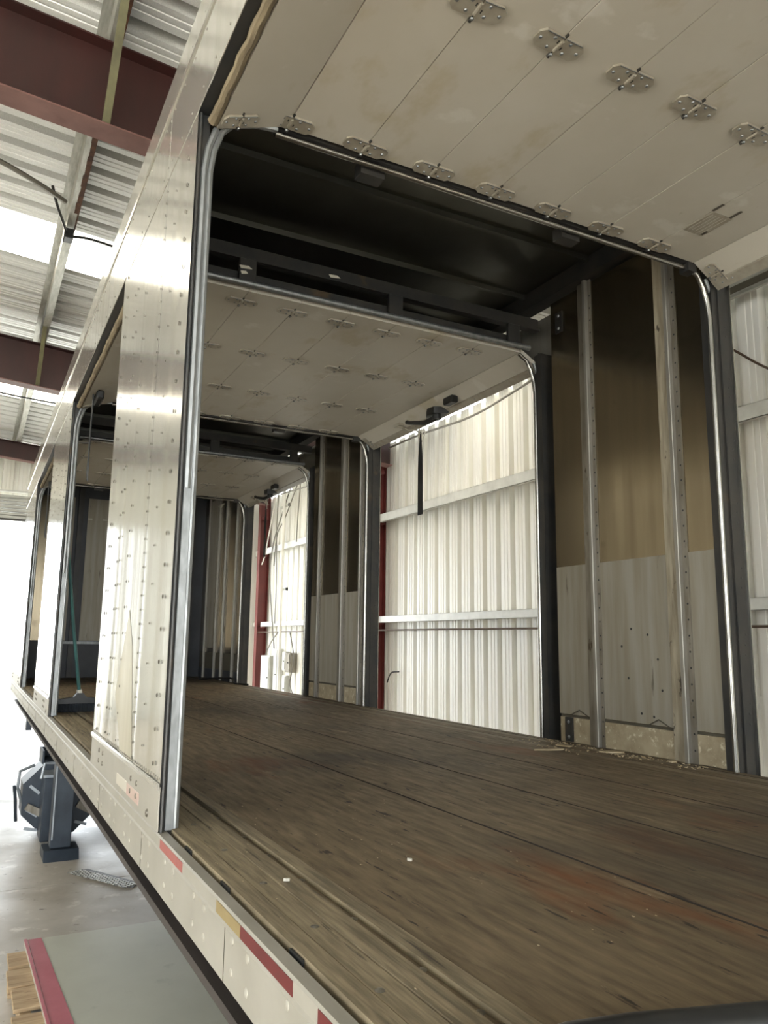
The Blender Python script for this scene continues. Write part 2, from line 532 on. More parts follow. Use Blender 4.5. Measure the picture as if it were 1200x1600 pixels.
for xr in (-2.25, 3.96, 10.16, 16.35):
    def sl(x0, x1, a, b, o=0):
        ya, yb = YW + .2, YL
        za, zb = roof_z(ya) - .2, roof_z(yb) - .2
        return MB().quad_box([(x0, ya, za + a), (x1, ya, za + a), (x1, yb, zb + a), (x0, yb, zb + a), (x0, ya, za + b), (x1, ya, za + b), (x1, yb, zb + b), (x0, yb, zb + b)])
    dpt = -.61 if xr < 16 else -.35
    rf = sl(xr - .006, xr + .006, dpt, 0).build('rafter', 'primer', ceil)
    sl(xr - .1, xr + .1, dpt - .012, dpt).build('bottom_flange', 'primer_top', rf)  # paler red than the web and top flange
    sl(xr - .1, xr + .1, -.012, 0).build('top_flange', 'primer', rf)
    if xr < 16:
        for yp in (.04, -1.5, 1.6):
            s = MB()
            z0, z1 = roof_z(yp) - .2 + dpt + .01, roof_z(yp) - .17
            a, b = Vector((xr - .05, yp - .02, z0)), Vector((xr - .75, yp - .02, z1))
            s.quad_box([a + Vector((-.03, -.025, 0)), a + Vector((.03, -.025, 0)), a + Vector((.03, .025, 0)), a + Vector((-.03, .025, 0)),
                        b + Vector((-.03, -.025, 0)), b + Vector((.03, -.025, 0)), b + Vector((.03, .025, 0)), b + Vector((-.03, .025, 0))])
            s.build('flange_brace', 'brace', rf)

# ------------------------------------------------------------------ the trailer
FW, YI = -2.59, -2.49      # far outer skin, far liner face
XF, XR = 10.45, -2.6       # front bulkhead, rear end
trailer = thing('box_trailer', 'long open-sided aluminium box trailer with roll-up side doors and wooden deck', 'trailer', (4.0, -1.3, -G))
T = trailer
BAYS = [(-1.03, 1.21), (2.56, 4.87), (6.29, 8.44)]
SOLID = [(XR, -1.03), (1.21, 2.63), (4.87, 6.32), (8.44, XF)]
HO = 2.283

# deck planks, each its own board
deck = box('deck_frame', 'black', T, XR, XF, FW + .06, -.06, -.10, -.035)
def plank(y0, y1, m, z1=0.0, name='plank', x0=XR, x1=XF):
    s = MB()
    s.box(x0, x1, y0, y1, -.034, z1)
    if m == 'wood':
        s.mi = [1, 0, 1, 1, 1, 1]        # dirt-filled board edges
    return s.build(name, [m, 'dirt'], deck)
plank(-.085, -.042, 'edge_wood', -.001, 'edge_board')
plank(-.142, -.0875, 'edge_wood', -.002, 'edge_board')
plank(-.196, -.1445, 'edge_wood', 0, 'edge_board')
plank(-.2145, -.199, 'wood', -.008, 'bolt_channel')
plank(-.256, -.217, 'edge_wood', .002, 'edge_board')
cuts = [-.259, -.594, -.893, -1.045, -1.195, -1.35, -1.50, -1.80, -2.10, -2.245]
for y0, y1 in zip(cuts, cuts[1:]):
    plank(y1 + .002, y0 - .0016, 'wood', -random.uniform(0, .003))
e = cuts[-1]
for w, m in ((.06, 'edge_wood'), (.075, 'wood'), (.06, 'edge_wood'), (.05, 'wood')):
    plank(max(e - w + .003, -2.55), e, m, -random.uniform(0, .003), 'edge_board')
    e -= w
bolt = MB().dome((0, 0, 0), .009, 'z', 1, 8, .35).build('deck_bolt', 'rivet', deck, smooth=True)
bolt.location = Vector((.62, -.207, -.0075 + G)) - WORLD[deck.name]
for xx in (-.1, .07, .34, .85, 1.06, 1.32, 1.6, 1.9, 2.2):
    inst(bolt, 'deck_bolt', (xx, -.207, -.0075), deck)
for xx, yy in ((.02, -.1), (.32, -.115), (.62, -.115), (.93, -.115), (1.24, -.112)):
    inst(bolt, 'deck_bolt', (xx, yy, -.002), deck)
for xx in (.66, .22, 1.0):      # dark stake-pocket patches on the deck edge
    box('stake_pocket', 'dark', deck, xx - .03, xx + .03, -.041, -.036, -.03, -.005)

# near side rail: rim, creased lip, painted sheet, black chassis beam
rail = MB().box(XR, XF + .1, -.03, -.003, -.156, -.048).build('side_rail', 'cream', T)
s = MB()
s.prism([(-.03, -.048), (.0, -.048), (.004, -.043), (.0, -.038), (.0, -.012), (-.004, -.008), (-.03, -.008)], 'x', XR, XF + .1)
s.build('rail_lip', 'cream', rail)
x = XR + .27
while x < XF:
    box('sheet_joint', 'seam', rail, x + .16, x + .1625, -.0035, -.002, -.155, -.05)
    x += .9
rv = MB().dome((0, 0, 0), .0115, 'y', 1, 10, .8).build('rivet', 'rivet_cream', rail, smooth=True)
rv.location = Vector((.38, -.003, -.072 + G)) - WORLD[rail.name]
k = -8
while .38 + k * .3125 < XF:
    for dx in (0, .1):
        for z in (-.072, -.132):
            if not (k == 0 and dx == 0 and z == -.072):
                inst(rv, 'rivet', (.38 + k * .3125 + dx, -.003, z), rail)
    k += 1
for x0, x1, m in ((.137, .42, 'red_tape'), (.42, .59, 'olive_tape'), (.90, 1.16, 'dull_red_tape'), (-.3, .03, 'red_tape')):
    box('reflective_tape', m, rail, x0, x1, .0, .0012, -.037, -.013)
chassis = box('chassis_beam', 'black', T, XR, 9.6, -.115, -.03, -.172, -.157)
box('beam_web', 'black', chassis, XR, 9.6, -.075, -.06, -.225, -.172)
box('beam_flange', 'black', chassis, XR, 9.6, -.115, -.018, -.236, -.214)
for yb in (-.85, -1.75, -2.5):
    box('long_member', 'black', chassis, XR, 9.6, yb - .05, yb + .05, -.42, -.157)
for k in range(22):
    x = XR + .2 + k * .58
    box('cross_member', 'black', chassis, x, x + .05, FW + .1, -.115, -.19, -.105)

# landing leg under the near edge
leg = box('landing_leg', 'dolly', T, 6.05, 6.2, -.36, -.2, -1.17, -.236, bevel=.006)
s = MB()
s.prism([(6.00, -1.172), (6.25, -1.172), (6.32, -1.25), (5.95, -1.25)], 'y', -.42, -.15)
s.build('leg_foot', 'dolly', leg)
box('leg_rib', 'pale_steel', leg, 6.035, 6.049, -.215, -.205, -1.1, -.4)
s = MB().tube([(6.12, -.199, -.5), (6.12, -.12, -.5), (6.12, -.10, -.62)], .012)
s.build('leg_crank', 'pale_steel', leg)
box('hanger_bracket', 'dolly', leg, 7.2, 7.32, -.07, -.02, -.34, -.236)

# near outer wall: skin sheets between the openings, header band, crown rail
def sheet(x0, x1, z0, z1, m='skin', y=0.0, name='skin_sheet', parent=None):
    s = MB()
    s.box(x0 + .0015, x1 - .0015, y - .004, y, z0 + .001, z1 - .001)
    return s.build(name, m, parent, bevel=.001)
near = box('near_side_wall', 'dark', T, XR, XF, -.04, -.0045, HO + .002, 2.575)
def wave(x, z, x0, x1, z0, ph):
    u = (x - x0) / (x1 - x0)
    amp = .3 + 1.1 * max(0, 1 - (z - z0) / 1.0) ** 1.2
    edge = min(1, u * 8, (1 - u) * 8)
    return -.0018 + amp * edge * (.00042 * math.sin(x * 29 + ph + .9 * math.sin(z * 3)) + .00012 * math.sin(x * 67 + 2 * ph + z * 1.3) + .0011 * math.sin(x * 10 + z * 1.5 + ph))
PHASE = {}
def wavy_sheet(x0, x1, z0, z1, parent):
    s = MB()
    nx, nz = max(8, int((x1 - x0) / .02)), 14
    ph = PHASE[round(x0, 2)] = random.uniform(0, 6)
    for j in range(nz + 1):
        for i in range(nx + 1):
            x, z = x0 + .0015 + (x1 - x0 - .003) * i / nx, z0 + (z1 - z0) * j / nz
            s.v.append((x, wave(x, z, x0, x1, z0, ph), z))
    for j in range(nz):
        for i in range(nx):
            q = j * (nx + 1) + i
            s.f.append((q, q + 1, q + nx + 2, q + nx + 1))
            s.mi.append(0)
    return s.build('skin_sheet', 'skin', parent, smooth=True)
for (a, b) in SOLID:
    box('wall_core', 'dark', near, a + .06, b - .06 if b < XF else b, -.04, -.0045, -.03, HO)
    sheet(a, b, -.008, .118, 'cream', name='base_sheet', parent=near)
for (a, seam, b) in ((XR, -1.8, -1.03), (1.21, 1.66, 2.63), (4.87, 5.32, 6.32), (8.44, 9.2, XF)):
    wavy_sheet(a, seam, .118, HO, near)
    wavy_sheet(seam, b, .118, HO, near)
    s = MB()
    s.prism([(-.0, .108), (.006, .110), (.007, .122), (.0, .126)], 'x', a, b)
    s.build('base_moulding', 'skin', near)
hx = [XR, -.4, 1.66, 3.2, 5.32, 7.4, 9.2, XF]
for i in range(len(hx) - 1):
    sheet(hx[i], hx[i + 1], HO, 2.575, parent=near)
crown = MB()
crown.prism([(-.05, 2.577), (.004, 2.577), (.006, 2.59), (.002, 2.60), (.0, 2.74), (-.02, 2.765), (-.05, 2.765)], 'x', XR, XF + .12)
crown = crown.build('crown_rail', 'skin', T)
s = MB()
def rcol(x, z0, z1, st=.1, r=.005):
    z = z0
    while z < z1:
        s.dome((x, .0, z), r, 'y', 1, 6, .5)
        z += st
def rrow(z, x0, x1, st=.1, r=.005):
    x = x0
    while x < x1:
        s.dome((x, .0, z), r, 'y', 1, 6, .5)
        x += st
for (a, b) in SOLID[1:]:
    L = b - a
    sx = a + .45
    rcol(a + .105, .17, HO, .1, .008)
    rcol(a + .29, .2, HO, .13, .0045)
    rcol(sx + .012, .14, 2.55, .05, .005)
    rcol(a + .79, .16, 2.2, .1, .006)
    rcol(a + .99, .16, 2.3, .1, .006)
    rcol(a + 1.06, .16, 2.3, .1, .006)
    rcol(b - .115, .15, HO, .1, .008)
    rrow(.135, a + .03, b, .033, .0045)
    for dx in (.34, .44):
        for z in (.075, .035):
            s.dome((a + dx, 0, z), .0105, 'y', 1, 8, .5)
            s.dome((b - dx + .1, 0, z), .0105, 'y', 1, 8, .5)
    s.dome((a + .15, 0, .019), .013, 'y', 1, 8, .5)
rrow(2.33, XR, XF, .15)
rrow(2.545, XR, XF, .15)
rrow(2.635, XR, XF, .18)
s.build('skin_rivets', 'rivet', near, smooth=True, kind='stuff')
sheet(1.50, 1.72, .012, .052, 'faded_red', .0015, 'reflective_tape', near)
sheet(1.72, 1.93, .014, .054, 'pale_tape', .0015, 'reflective_tape', near)
# tall triangular patch on the skin, duller and less metallic
def ramp(z, pts):
    for (z0, a), (z1, b) in zip(pts, pts[1:]):
        if z0 <= z <= z1:
            return a + (b - a) * (z - z0) / (z1 - z0)
s = MB()
for j in range(31):
    z = .135 + (.646 - .135) * j / 30
    xl, xr = ramp(z, [(.13, 1.92), (.321, 2.10), (.647, 1.90)]), ramp(z, [(.13, 1.675), (.15, 1.675), (.511, 1.79), (.647, 1.895)])
    for i in range(21):
        x = xr + (xl - xr) * i / 20
        s.v.append((x, wave(x, z, 1.66, 2.63, .118, PHASE[1.66]) + .0007, z))
for j in range(30):
    for i in range(20):
        q = j * 21 + i
        s.f.append((q, q + 1, q + 22, q + 21))
        s.mi.append(0)
s.build('skin_patch', 'dull_patch', near, smooth=True)

# far side wall: liner panels, vertical posts, kick boards
far = box('far_side_wall', 'skin', T, XR, XF, FW, FW + .004, HO + .02, 2.62)
for (a, b) in SOLID:
    box('outer_sheet', 'skin', far, a, b, FW, FW + .004, -.05, HO + .02)
def far_panel(a, b, posts, torn=False):
    a1, b1 = a + .07, b - .16 if b < 9 else b
    cuts = [a1] + [p[0] for p in posts] + [b1]
    for i in range(len(cuts) - 1):
        z0 = .149 if not torn else .36
        s = MB().box(cuts[i] + .002, cuts[i + 1] - .002, YI - .006, YI, z0, 2.62)
        s.build('liner_sheet', 'liner', far)
        s = MB().box(cuts[i] + .002, cuts[i + 1] - .002, YI, YI + .0012, z0 + .002, .98)
        if not torn:
            s.build('scuff_sheet', 'liner_dull', far)
        k = MB()
        k.box(cuts[i] + .004, cuts[i + 1] - .004, YI - .03, YI + .002, .0, .135)
        k.build('kick_board', 'ply' if not torn else 'dark_board', far, bevel=.003)
        box('kick_gap', 'seam', far, cuts[i] + .004, cuts[i + 1] - .004, YI - .05, YI - .007, .13, z0 + .01)
    for (px_, w1, w2, kind) in posts:
        # hat-section post: wide weathered strip on the +X side, bright rib and punched flange on the -X side
        pm = MB().box(px_ - .012, px_ + .012, YI - .01, YI + .03, .0, 2.64)
        p = pm.build('wall_post', 'postrib', far, bevel=.003)
        MB().box(px_ + .012, px_ + w1, YI, YI + (.014 if kind else .008), .0, 2.64).build('post_strip', 'furring' if kind else 'post', p, bevel=.002)
        MB().box(px_ - w2, px_ - .012, YI, YI + .006, .0, 2.64).build('post_flange', 'post', p)
        h = MB()
        z = .06
        while z < 2.6:
            h.dome((px_ - w2 / 2 - .008, YI + .006, z), .0055, 'y', 1, 6, .25)
            z += .075
        h.build('post_holes', 'plastic', p, kind='stuff')
far_panel(1.21, 2.56, [(1.487, .085, .045, 1), (2.075, .075, .035, 0)])
far_panel(4.87, 6.32, [(5.01, .06, .045, 0), (5.385, .1, .06, 0), (5.95, .07, .045, 0)])
far_panel(8.44, XF, [(8.75, .06, .045, 0), (9.25, .1, .05, 0), (9.6, .06, .04, 0), (10.15, .06, .04, 0)], True)
far_panel(XR, -1.03, [(-1.6, .08, .04, 0)])
for zz in (.07, 2.47):      # bolted dark plates at the post by the second opening
    bp = box('bolt_plate', 'dark', far, 2.285, 2.345, YI + .001, YI + .012, zz - .065, zz + .065)
    for q in (-.04, .04):
        b = MB().dome((2.315, YI + .012, zz + q), .011, 'y', 1, 6, .6).build('bolt', 'galv', bp)
s = MB()                    # small scars and nail holes on the near liner sheet
for (hx_, hz) in ((1.83, .62), (1.72, .59), (1.9, .53), (1.66, .47), (1.86, .37), (1.64, .32), (1.78, .2), (1.7, .19)):
    s.dome((hx_, YI + .0012, hz), .007, 'y', 1, 6, .2)
s.build('nail_holes', 'plastic', far, kind='stuff')
for (c1, c2) in (((2.30, .15), (2.16, .15)), ((1.73, .15), (1.6, .15))):
    s = MB().tube([(c1[0], YI + .006, c1[1]), (c1[0] * .5 + c2[0] * .5, YI + .008, c1[1] + .03), (c2[0], YI + .006, c2[1])], .003, 5)
    s.build('torn_edge', 'seam', far)

# roof, bows, top rails, bulkhead
roof = box('roof_skin', 'roof', T, XR, XF, FW + .02, -.03, 2.745, 2.755)
x = XR + .3
for x in (-1.9, -1.3, -.7, -.1, .5, 1.1, 1.42, 2.0, 2.585, 3.2, 3.8, 4.4, 5.0, 5.6, 6.2, 6.8, 7.4, 8.0, 8.6, 9.2, 9.8):
    s = MB()
    s.prism([(x - .04, 2.744), (x - .015, 2.742), (x - .012, 2.712), (x + .012, 2.712), (x + .015, 2.742), (x + .04, 2.744)], 'y', FW + .05, -.05)
    s.build('roof_bow', 'roof', roof)
box('top_rail', 'dark', T, XR, XF, FW + .06, -2.43, 2.635, 2.74)
box('top_rail', 'dark', T, XR, XF, -.12, -.045, 2.60, 2.74)
bulk = box('front_bulkhead', 'dark_board', T, XF, XF + .04, FW, -.01, -.1, 2.755)
for (y0, y1, m, z0) in ((-.62, -.42, 'liner_dull', .5), (-1.12, -.8, 'liner_dull', .5), (-1.72, -1.3, 'liner', .5), (-2.2, -1.9, 'liner', .42), (-.3, -.06, 'liner', .5)):
    box('lining_sheet', m, bulk, XF - .012, XF - .001, y0, y1, z0, 2.5)
for y0 in (-.7, -.36, -1.21, -1.81, -2.3):
    box('bulkhead_post', 'dark', bulk, XF - .05, XF - .001, y0 - .035, y0 + .035, 0.002, 2.7)
box('bulkhead_shelf', 'galv', bulk, XF - .09, XF - .051, -1.15, -.4, .455, .49)
for k, y0 in enumerate((-.83, -1.03)):
    box('paper_remnant', 'paper', bulk, XF - .016, XF - .0125, y0 - .03, y0 + .03, 2.2, 2.215)
box('lining_sheet', 'liner_dull', far, 9.72, 10.1, YI + .002, YI + .006, .42, 2.56)

MB().prism([(9.45, 2.44), (9.75, 2.44), (9.62, 2.375)], 'y', YI + .004, YI + .012).build('torn_liner_flap', 'paper', far)
# jambs, tracks and roll-up doors of each bay
def arc(cy, cz, r, a0, a1, n=7):
    return [(cy + r * math.cos(math.radians(a0 + (a1 - a0) * i / n)), cz + r * math.sin(math.radians(a0 + (a1 - a0) * i / n))) for i in range(n + 1)]

def jamb(x, sgn):
    """sgn +1: wall lies on the +X side of x (the opening on its -X side)"""
    s = 1 if sgn > 0 else -1
    # far side
    j = box('far_jamb', 'dark', T, x + s * .008, x + s * .075, FW + .005, YI + .012, -.02, 2.33)
    box('jamb_flange', 'dark', j, x, x + s * .007, FW, FW + .075, -.03, 2.36)
    box('flange_highlight', 'tube', j, x - s * .012, x, FW, FW + .006, -.03, 2.36)  # bright steel strip standing in for the highlight along the flange edge
    h = MB()
    z = .2
    while z < 2.3:
        for q in (0, .045, .09):
            h.dome((x - s * .0005, FW + .035 - .008 * (q > .05), z + q), .006, 'x', -s, 6, .2)
        z += .3
    h.build('flange_holes', 'plastic', j, kind='stuff')
    path = [(-2.472, .0), (-2.472, 1.2), (-2.472, 2.05)] + arc(-2.362, 2.1, .115, 195, 120, 6) + [(-2.37, 2.325)]
    path = [(-2.472, .0), (-2.472, 1.0), (-2.472, 2.08), (-2.462, 2.16), (-2.44, 2.23), (-2.405, 2.285), (-2.35, 2.318)]
    MB().tube([(x + s * .02, a, b) for a, b in path], .0125, 10).build('track_tube', 'tube', j, smooth=True)
    MB().tube([(x + s * .02, a - .036, b) for a, b in path[:3]] + [(x + s * .02, -2.50, 2.18), (x + s * .02, -2.46, 2.28)], .009, 8).build('track_tube', 'galv', j, smooth=True)
    # near side
    k = box('near_jamb', 'dark', T, x + s * .012, x + s * .06, -.045, -.005, -.03, HO)
    MB().box(x + s * .0, x + s * .012, -.047, -.022, -.005, 2.07).build('jamb_angle', 'galv', k, bevel=.002)
    p2 = [(-.013, -.01), (-.013, 1.1), (-.013, 2.28)]
    MB().tube([(x + s * .004, a, b) for a, b in p2], .0065, 8).build('track_tube', 'dark', k, smooth=True)
    path = [(-.052, .0), (-.052, 1.0), (-.052, 2.08), (-.062, 2.16), (-.085, 2.235), (-.12, 2.275), (-.2, 2.305), (-.28, 2.315)]
    MB().tube([(x + s * .01, a, b) for a, b in path], .011, 8).build('track_tube', 'galv', k, smooth=True)
    MB().tube([(x + s * .004, a + .02, b) for a, b in path[1:5]], .012, 8).build('track_tube', 'galv', k, smooth=True)

# one hinge: two rounded leaves across the joint, knuckle, roller stub and rivets
hb = MB()
def leaf(y0, y1, tw):
    c = .018
    s0 = 1 if y1 > y0 else -1
    hb.prism([(-.034, y0), (-.034, y1 - s0 * c), (-.034 + c, y1), (.034 - c, y1), (.034, y1 - s0 * c), (.034, y0)], 'z', -.008, -.0005)
leaf(.003, .086, 0)
leaf(-.003, -.086, 0)
hb.tube([(-.022, 0, -.008), (.022, 0, -.008)], .006, 8)
hb.cur = 1
for (a, b) in ((-.02, .03), (.02, .03), (0, .07), (-.02, -.03), (.02, -.03), (0, -.07)):
    hb.dome((a, b, -.008), .0065, 'z', -1, 6, .5)
hb.cur = 2
hb.tube([(.034, 0, -.008), (.05, 0, -.008)], .0065, 6)
hb.tube([(-.044, 0, -.002), (-.034, 0, -.002)], .005, 6)
for (q, w) in ((-.012, .012), (.006, -.013)):
    hb.box(q - .006, q + .006, w - .002, w + .002, -.009, -.0082)
hb.cur = 1
hb.dome((.036, 0, -.012), .007, 'z', -1, 6, .7)
hb.box(-.034, -.031, .005, .068, -.0105, -.008)
hb.box(-.034, -.031, -.068, -.005, -.0105, -.008)
HINGE = hb.build('hinge', ['hinge', 'galv', 'dark'], None, origin=(0, 0, 0), smooth=True)
HM = HINGE.data
bpy.data.objects.remove(HINGE)

JY = [-.312 - .2925 * i for i in range(8)]        # joints of the raised panels; the last is the bend at the far side
ZD = 2.33
def bay(n, a, b):
    x0, x1 = a - .02, b + .0
    door = MB().box(x0, x1, -2.3, -.35, ZD + .035, ZD + .045).build('roll_door', 'door', T)
    mesh = None
    for i in range(7):
        y1, y0 = JY[i], JY[i + 1]
        dz = random.uniform(-.0012, .0012)
        MB().box(x0, x1, y0 + .0012, y1 - .0012, ZD + dz, ZD + .03).build('door_panel', 'door', door, bevel=.001)
    # near-side end panel turned down towards the opening, with its fuzzy seal
    MB().quad_box([(x0, -.065, 2.238), (x1, -.065, 2.238), (x1, -.3095, ZD), (x0, -.3095, ZD), (x0, -.06, 2.268), (x1, -.06, 2.268), (x1, -.3095, ZD + .03), (x0, -.3095, ZD + .03)]).build('door_panel', 'door', door)
    pts = []
    q = 0
    xx = x0
    rad = []
    while xx < x1:
        pts.append((xx, -.047 + random.uniform(-.002, .002), 2.247 + random.uniform(-.003, .003)))
        rad.append(.017 + random.uniform(-.002, .003))
        xx += .04
    MB().tube(pts, rad, 8).build('bottom_seal', 'seal', door, smooth=True)
    # far-side end panel, bottom bar
    e = [(-2.3625, ZD), (-2.475, 2.262), (-2.52, 2.232)]
    MB().quad_box([(x0, e[1][0] + .001, e[1][1]), (x1, e[1][0] + .001, e[1][1]), (x1, e[0][0], e[0][1]), (x0, e[0][0], e[0][1]),
                   (x0, e[1][0], e[1][1] + .03), (x1, e[1][0], e[1][1] + .03), (x1, e[0][0], e[0][1] + .03), (x0, e[0][0], e[0][1] + .03)]).build('door_panel', 'door', door)
    MB().quad_box([(x0, e[2][0], e[2][1] - .004), (x1, e[2][0], e[2][1] - .004), (x1, e[1][0] - .001, e[1][1] - .006), (x0, e[1][0] - .001, e[1][1] - .006),
                   (x0, e[2][0], e[2][1] + .03), (x1, e[2][0], e[2][1] + .03), (x1, e[1][0] - .001, e[1][1] + .03), (x0, e[1][0] - .001, e[1][1] + .03)]).build('bottom_bar', 'hinge', door)
    sb = MB()
    for xx in (x1 - .06, x1 - .1, x0 + .06, x0 + .1, x0 + .7, x1 - .8):
        sb.dome((xx, -2.495, 2.245), .006, 'z', -1, 6, .6)
    sb.build('bar_rivets', 'galv', door, kind='stuff')
    for xh in (b - .035, b - .76, b - 1.50, b - 2.2):
        for i, jy in enumerate(JY[:7]):
            inst(None, 'hinge', (xh, jy, ZD), door, rot=(0, 0, random.uniform(-.05, .05)), mesh=HM)
    for xh in (b - .05,):
        inst(None, 'end_hinge', (xh, -2.45, 2.275), door, rot=(math.radians(31), 0, 0), scale=(.9, .75, 1), mesh=HM)
        inst(None, 'end_hinge', (xh, -.13, 2.262), door, rot=(math.radians(-20), 0, 0), scale=(.9, .75, 1), mesh=HM)
    # horizontal edge tubes of the door curtain
    for xe in (b + .03,):
        MB().tube([(xe, -.28, 2.312), (xe, -1.3, 2.312), (xe, -2.37, 2.312)], .0115, 10).build('edge_tube', 'tube', door, smooth=True)
        box('edge_channel', 'dark', door, xe - .012, xe + .03, -2.36, -.28, 2.328, 2.345)
    s = MB()
    s.box(b + .005, b + .06, -2.385, -2.33, 2.29, 2.335)
    s.build('tube_bracket', 'dark', door)
    for yb in (-.68, -1.65):
        MB().box(b + .05, b + .11, yb - .05, yb + .05, 2.285, 2.34).build('track_hanger', 'dark', door)
    if n:
        # header beam at the near end of the bay with hanging brackets and a torsion tube
        hbm = box('header_beam', 'dark', T, a - .04, a - .005, FW + .1, -.1, 2.485, 2.565)
        box('beam_lip', 'dark', hbm, a - .06, a - .041, FW + .1, -.1, 2.485, 2.495)
        for yb in (-.58, -1.45, -2.28):
            MB().box(a - .07, a - .045, yb - .045, yb + .045, 2.34, 2.484).build('beam_bracket', 'dark', hbm, bevel=.003)
        MB().box(a - .035, a - .015, -2.36, -.2, 2.365, 2.42).build('tube_channel', 'dark', hbm)
        MB().tube([(a - .062, -.2, 2.352), (a - .062, -1.3, 2.352), (a - .062, -2.40, 2.352)], .0165, 10).build('torsion_tube', 'galv', hbm, smooth=True)
    # cam latch, catch, pull strap on the far-side end panel
    if n:
        bx = a
        def P(t, u, h=0):      # t along X from the bay start, u down the sloped end panel, h proud of it
            yy = -2.3625 - .1125 * u
            zz = ZD - .068 * u
            return Vector((bx + t, yy + h * .5, zz - h * .85))
        s = MB()
        c = P(1.13, .72)
        s.prism([(c.x - .11, c.y - .05), (c.x - .06, c.y + .05), (c.x + .02, c.y + .06), (c.x + .10, c.y + .02), (c.x + .11, c.y - .04), (c.x, c.y - .07)], 'z', c.z - .05, c.z + .0)
        s.tube([(c.x - .02, c.y, c.z - .05), (c.x - .02, c.y, c.z - .085)], .035, 10)
        s.tube([(c.x - .02, c.y, c.z - .07), (c.x + .1, c.y + .03, c.z - .085), (c.x + .27, c.y + .07, c.z - .05), (c.x + .31, c.y + .07, c.z - .035)], [.022, .02, .015, .018], 8)
        s.build('latch_handle', 'plastic', door, smooth=True)
        c = P(.86, .4)
        MB().box(c.x - .06, c.x + .06, c.y - .03, c.y + .03, c.z - .06, c.z - .005).build('latch_catch', 'plastic', door, bevel=.008)
        c = P(1.66, .5)
        s = MB().box(c.x - .05, c.x + .05, c.y - .02, c.y + .02, c.z - .025, c.z - .003)
        s.tube([(c.x + .02, c.y, c.z - .02), (c.x - .05, c.y - .02, c.z - .05)], .014, 8)
        s.build('small_latch', 'hinge', door)
        s = MB().tube([(bx + 1.63, -2.45, 2.26), (bx + 1.6, -2.47, 2.235), (bx + 1.52, -2.50, 2.22), (bx + 1.5, -2.53, 2.19)], .008, 6)
        s.build('strap_hook', 'hinge', door)
        s = MB()
        xs_ = bx + 1.50
        for (za, zb, wa, wb) in ((2.20, 2.0, .004, .03), (2.0, 1.86, .03, .034), (1.86, 1.53, .034, .036)):
            s.quad_box([(xs_ - wb, -2.535, zb), (xs_ + wb, -2.535, zb), (xs_ + wb, -2.529, zb), (xs_ - wb, -2.529, zb),
                        (xs_ - wa, -2.535, za), (xs_ + wa, -2.535, za), (xs_ + wa, -2.529, za), (xs_ - wa, -2.529, za)])
        s.build('pull_strap', 'rubber', door)
        s = MB()
        for q in range(5):
            a0 = random.uniform(-.04, .04)
            s.tube([(xs_ + a0, -2.53, 2.25), (xs_ + a0 + random.uniform(-.04, .04), -2.54, 2.19), (xs_ + random.uniform(-.03, .05), -2.54, 2.12)], .004, 5)
        s.build('rope_end', 'paper', door)
        # near-side strap hanging from the end panel
        xn = b - .36
        MB().tube([(xn, -.1, 2.25), (xn + .005, -.1, 2.0), (xn, -.1, 1.76), (xn + .01, -.105, 1.62), (xn + .03, -.10, 1.66), (xn + .012, -.1, 1.8)], .006, 6).build('near_pull_strap', 'rubber', door)
        MB().box(xn - .12, xn + .1, -.16, -.11, 2.19, 2.255).build('latch_plate', 'plastic', door, bevel=.01)
for n, (a, b) in enumerate(BAYS):
    bay(n, a, b)
for x, sg in ((1.21, 1), (2.56, -1), (4.87, 1), (6.29, -1), (8.44, 1), (-1.03, -1)):
    jamb(x, sg)
# chipped white paint marks on the second bay's header beam
for (yy, zz, w) in ((-.566, 2.43, .035), (-1.07, 2.505, .035), (-.56, 2.40, .02)):
    s = MB().prism([(yy - w, zz), (yy - .4 * w, zz + .012), (yy + w, zz + .008), (yy + .7 * w, zz - .008), (yy - .3 * w, zz - .004)], 'x', 2.486 if zz < 2.45 else 2.498, 2.4895 if zz < 2.45 else 2.4995)
    s.build('paint_chip', 'paper', T)
# worn label on the first roll-up door
lab = MB().quad_box([(.86, -2.19, 2.3275), (1.02, -2.19, 2.3275), (1.02, -2.075, 2.3275), (.86, -2.075, 2.3275), (.86, -2.19, 2.3290), (1.02, -2.19, 2.3290), (1.02, -2.075, 2.3290), (.86, -2.075, 2.3290)]).build('door_label', 'label', T)
for (x0, x1, y0, y1) in ((.80, .86, -2.18, -2.165), (.98, 1.01, -2.185, -2.17), (.80, .855, -2.07, -2.055)):
    box('label_mark', 'ink', lab, x0, x1, y0, y1, 2.3268, 2.3274)
for k in range(5):
    box('label_line', 'door', lab, .875, 1.0, -2.17 + k * .02, -2.166 + k * .02, 2.3268, 2.3274)

# ------------------------------------------------------------------ things in and around the trailer
# broom leaning on the jamb of the second near opening
br = thing('push_broom', 'push broom with green handle leaning inside the second near-side doorway', 'broom', (5.13, -.2, 0))
hnd = MB().tube([(5.135, -.235, .105), (5.05, -.14, .65), (4.955, -.052, 1.22)], .0125, 8).build('handle', 'broom', br, smooth=True)
MB().tube([(5.137, -.238, .10), (5.127, -.226, .16)], .02, 8).build('ferrule', 'white', br, smooth=True)
MB().prism([(-.42, .06), (-.42, .085), (-.28, .105), (-.255, .135), (-.215, .135), (-.19, .105), (-.04, .085), (-.04, .06)], 'x', 5.10, 5.17).build('head', 'plastic', br)
s = MB()
for i in range(38):
    for j in range(3):
        y0 = -.412 + i * .0098
        x0 = 5.108 + j * .026
        fx = (j - 1) * .012 + random.uniform(-.004, .004)
        s.tube([(x0, y0, .062), (x0 + fx, y0 + (i - 19) * .0004, .001)], .0048, 4)
s.build('bristles', 'bristle', br, kind='stuff')

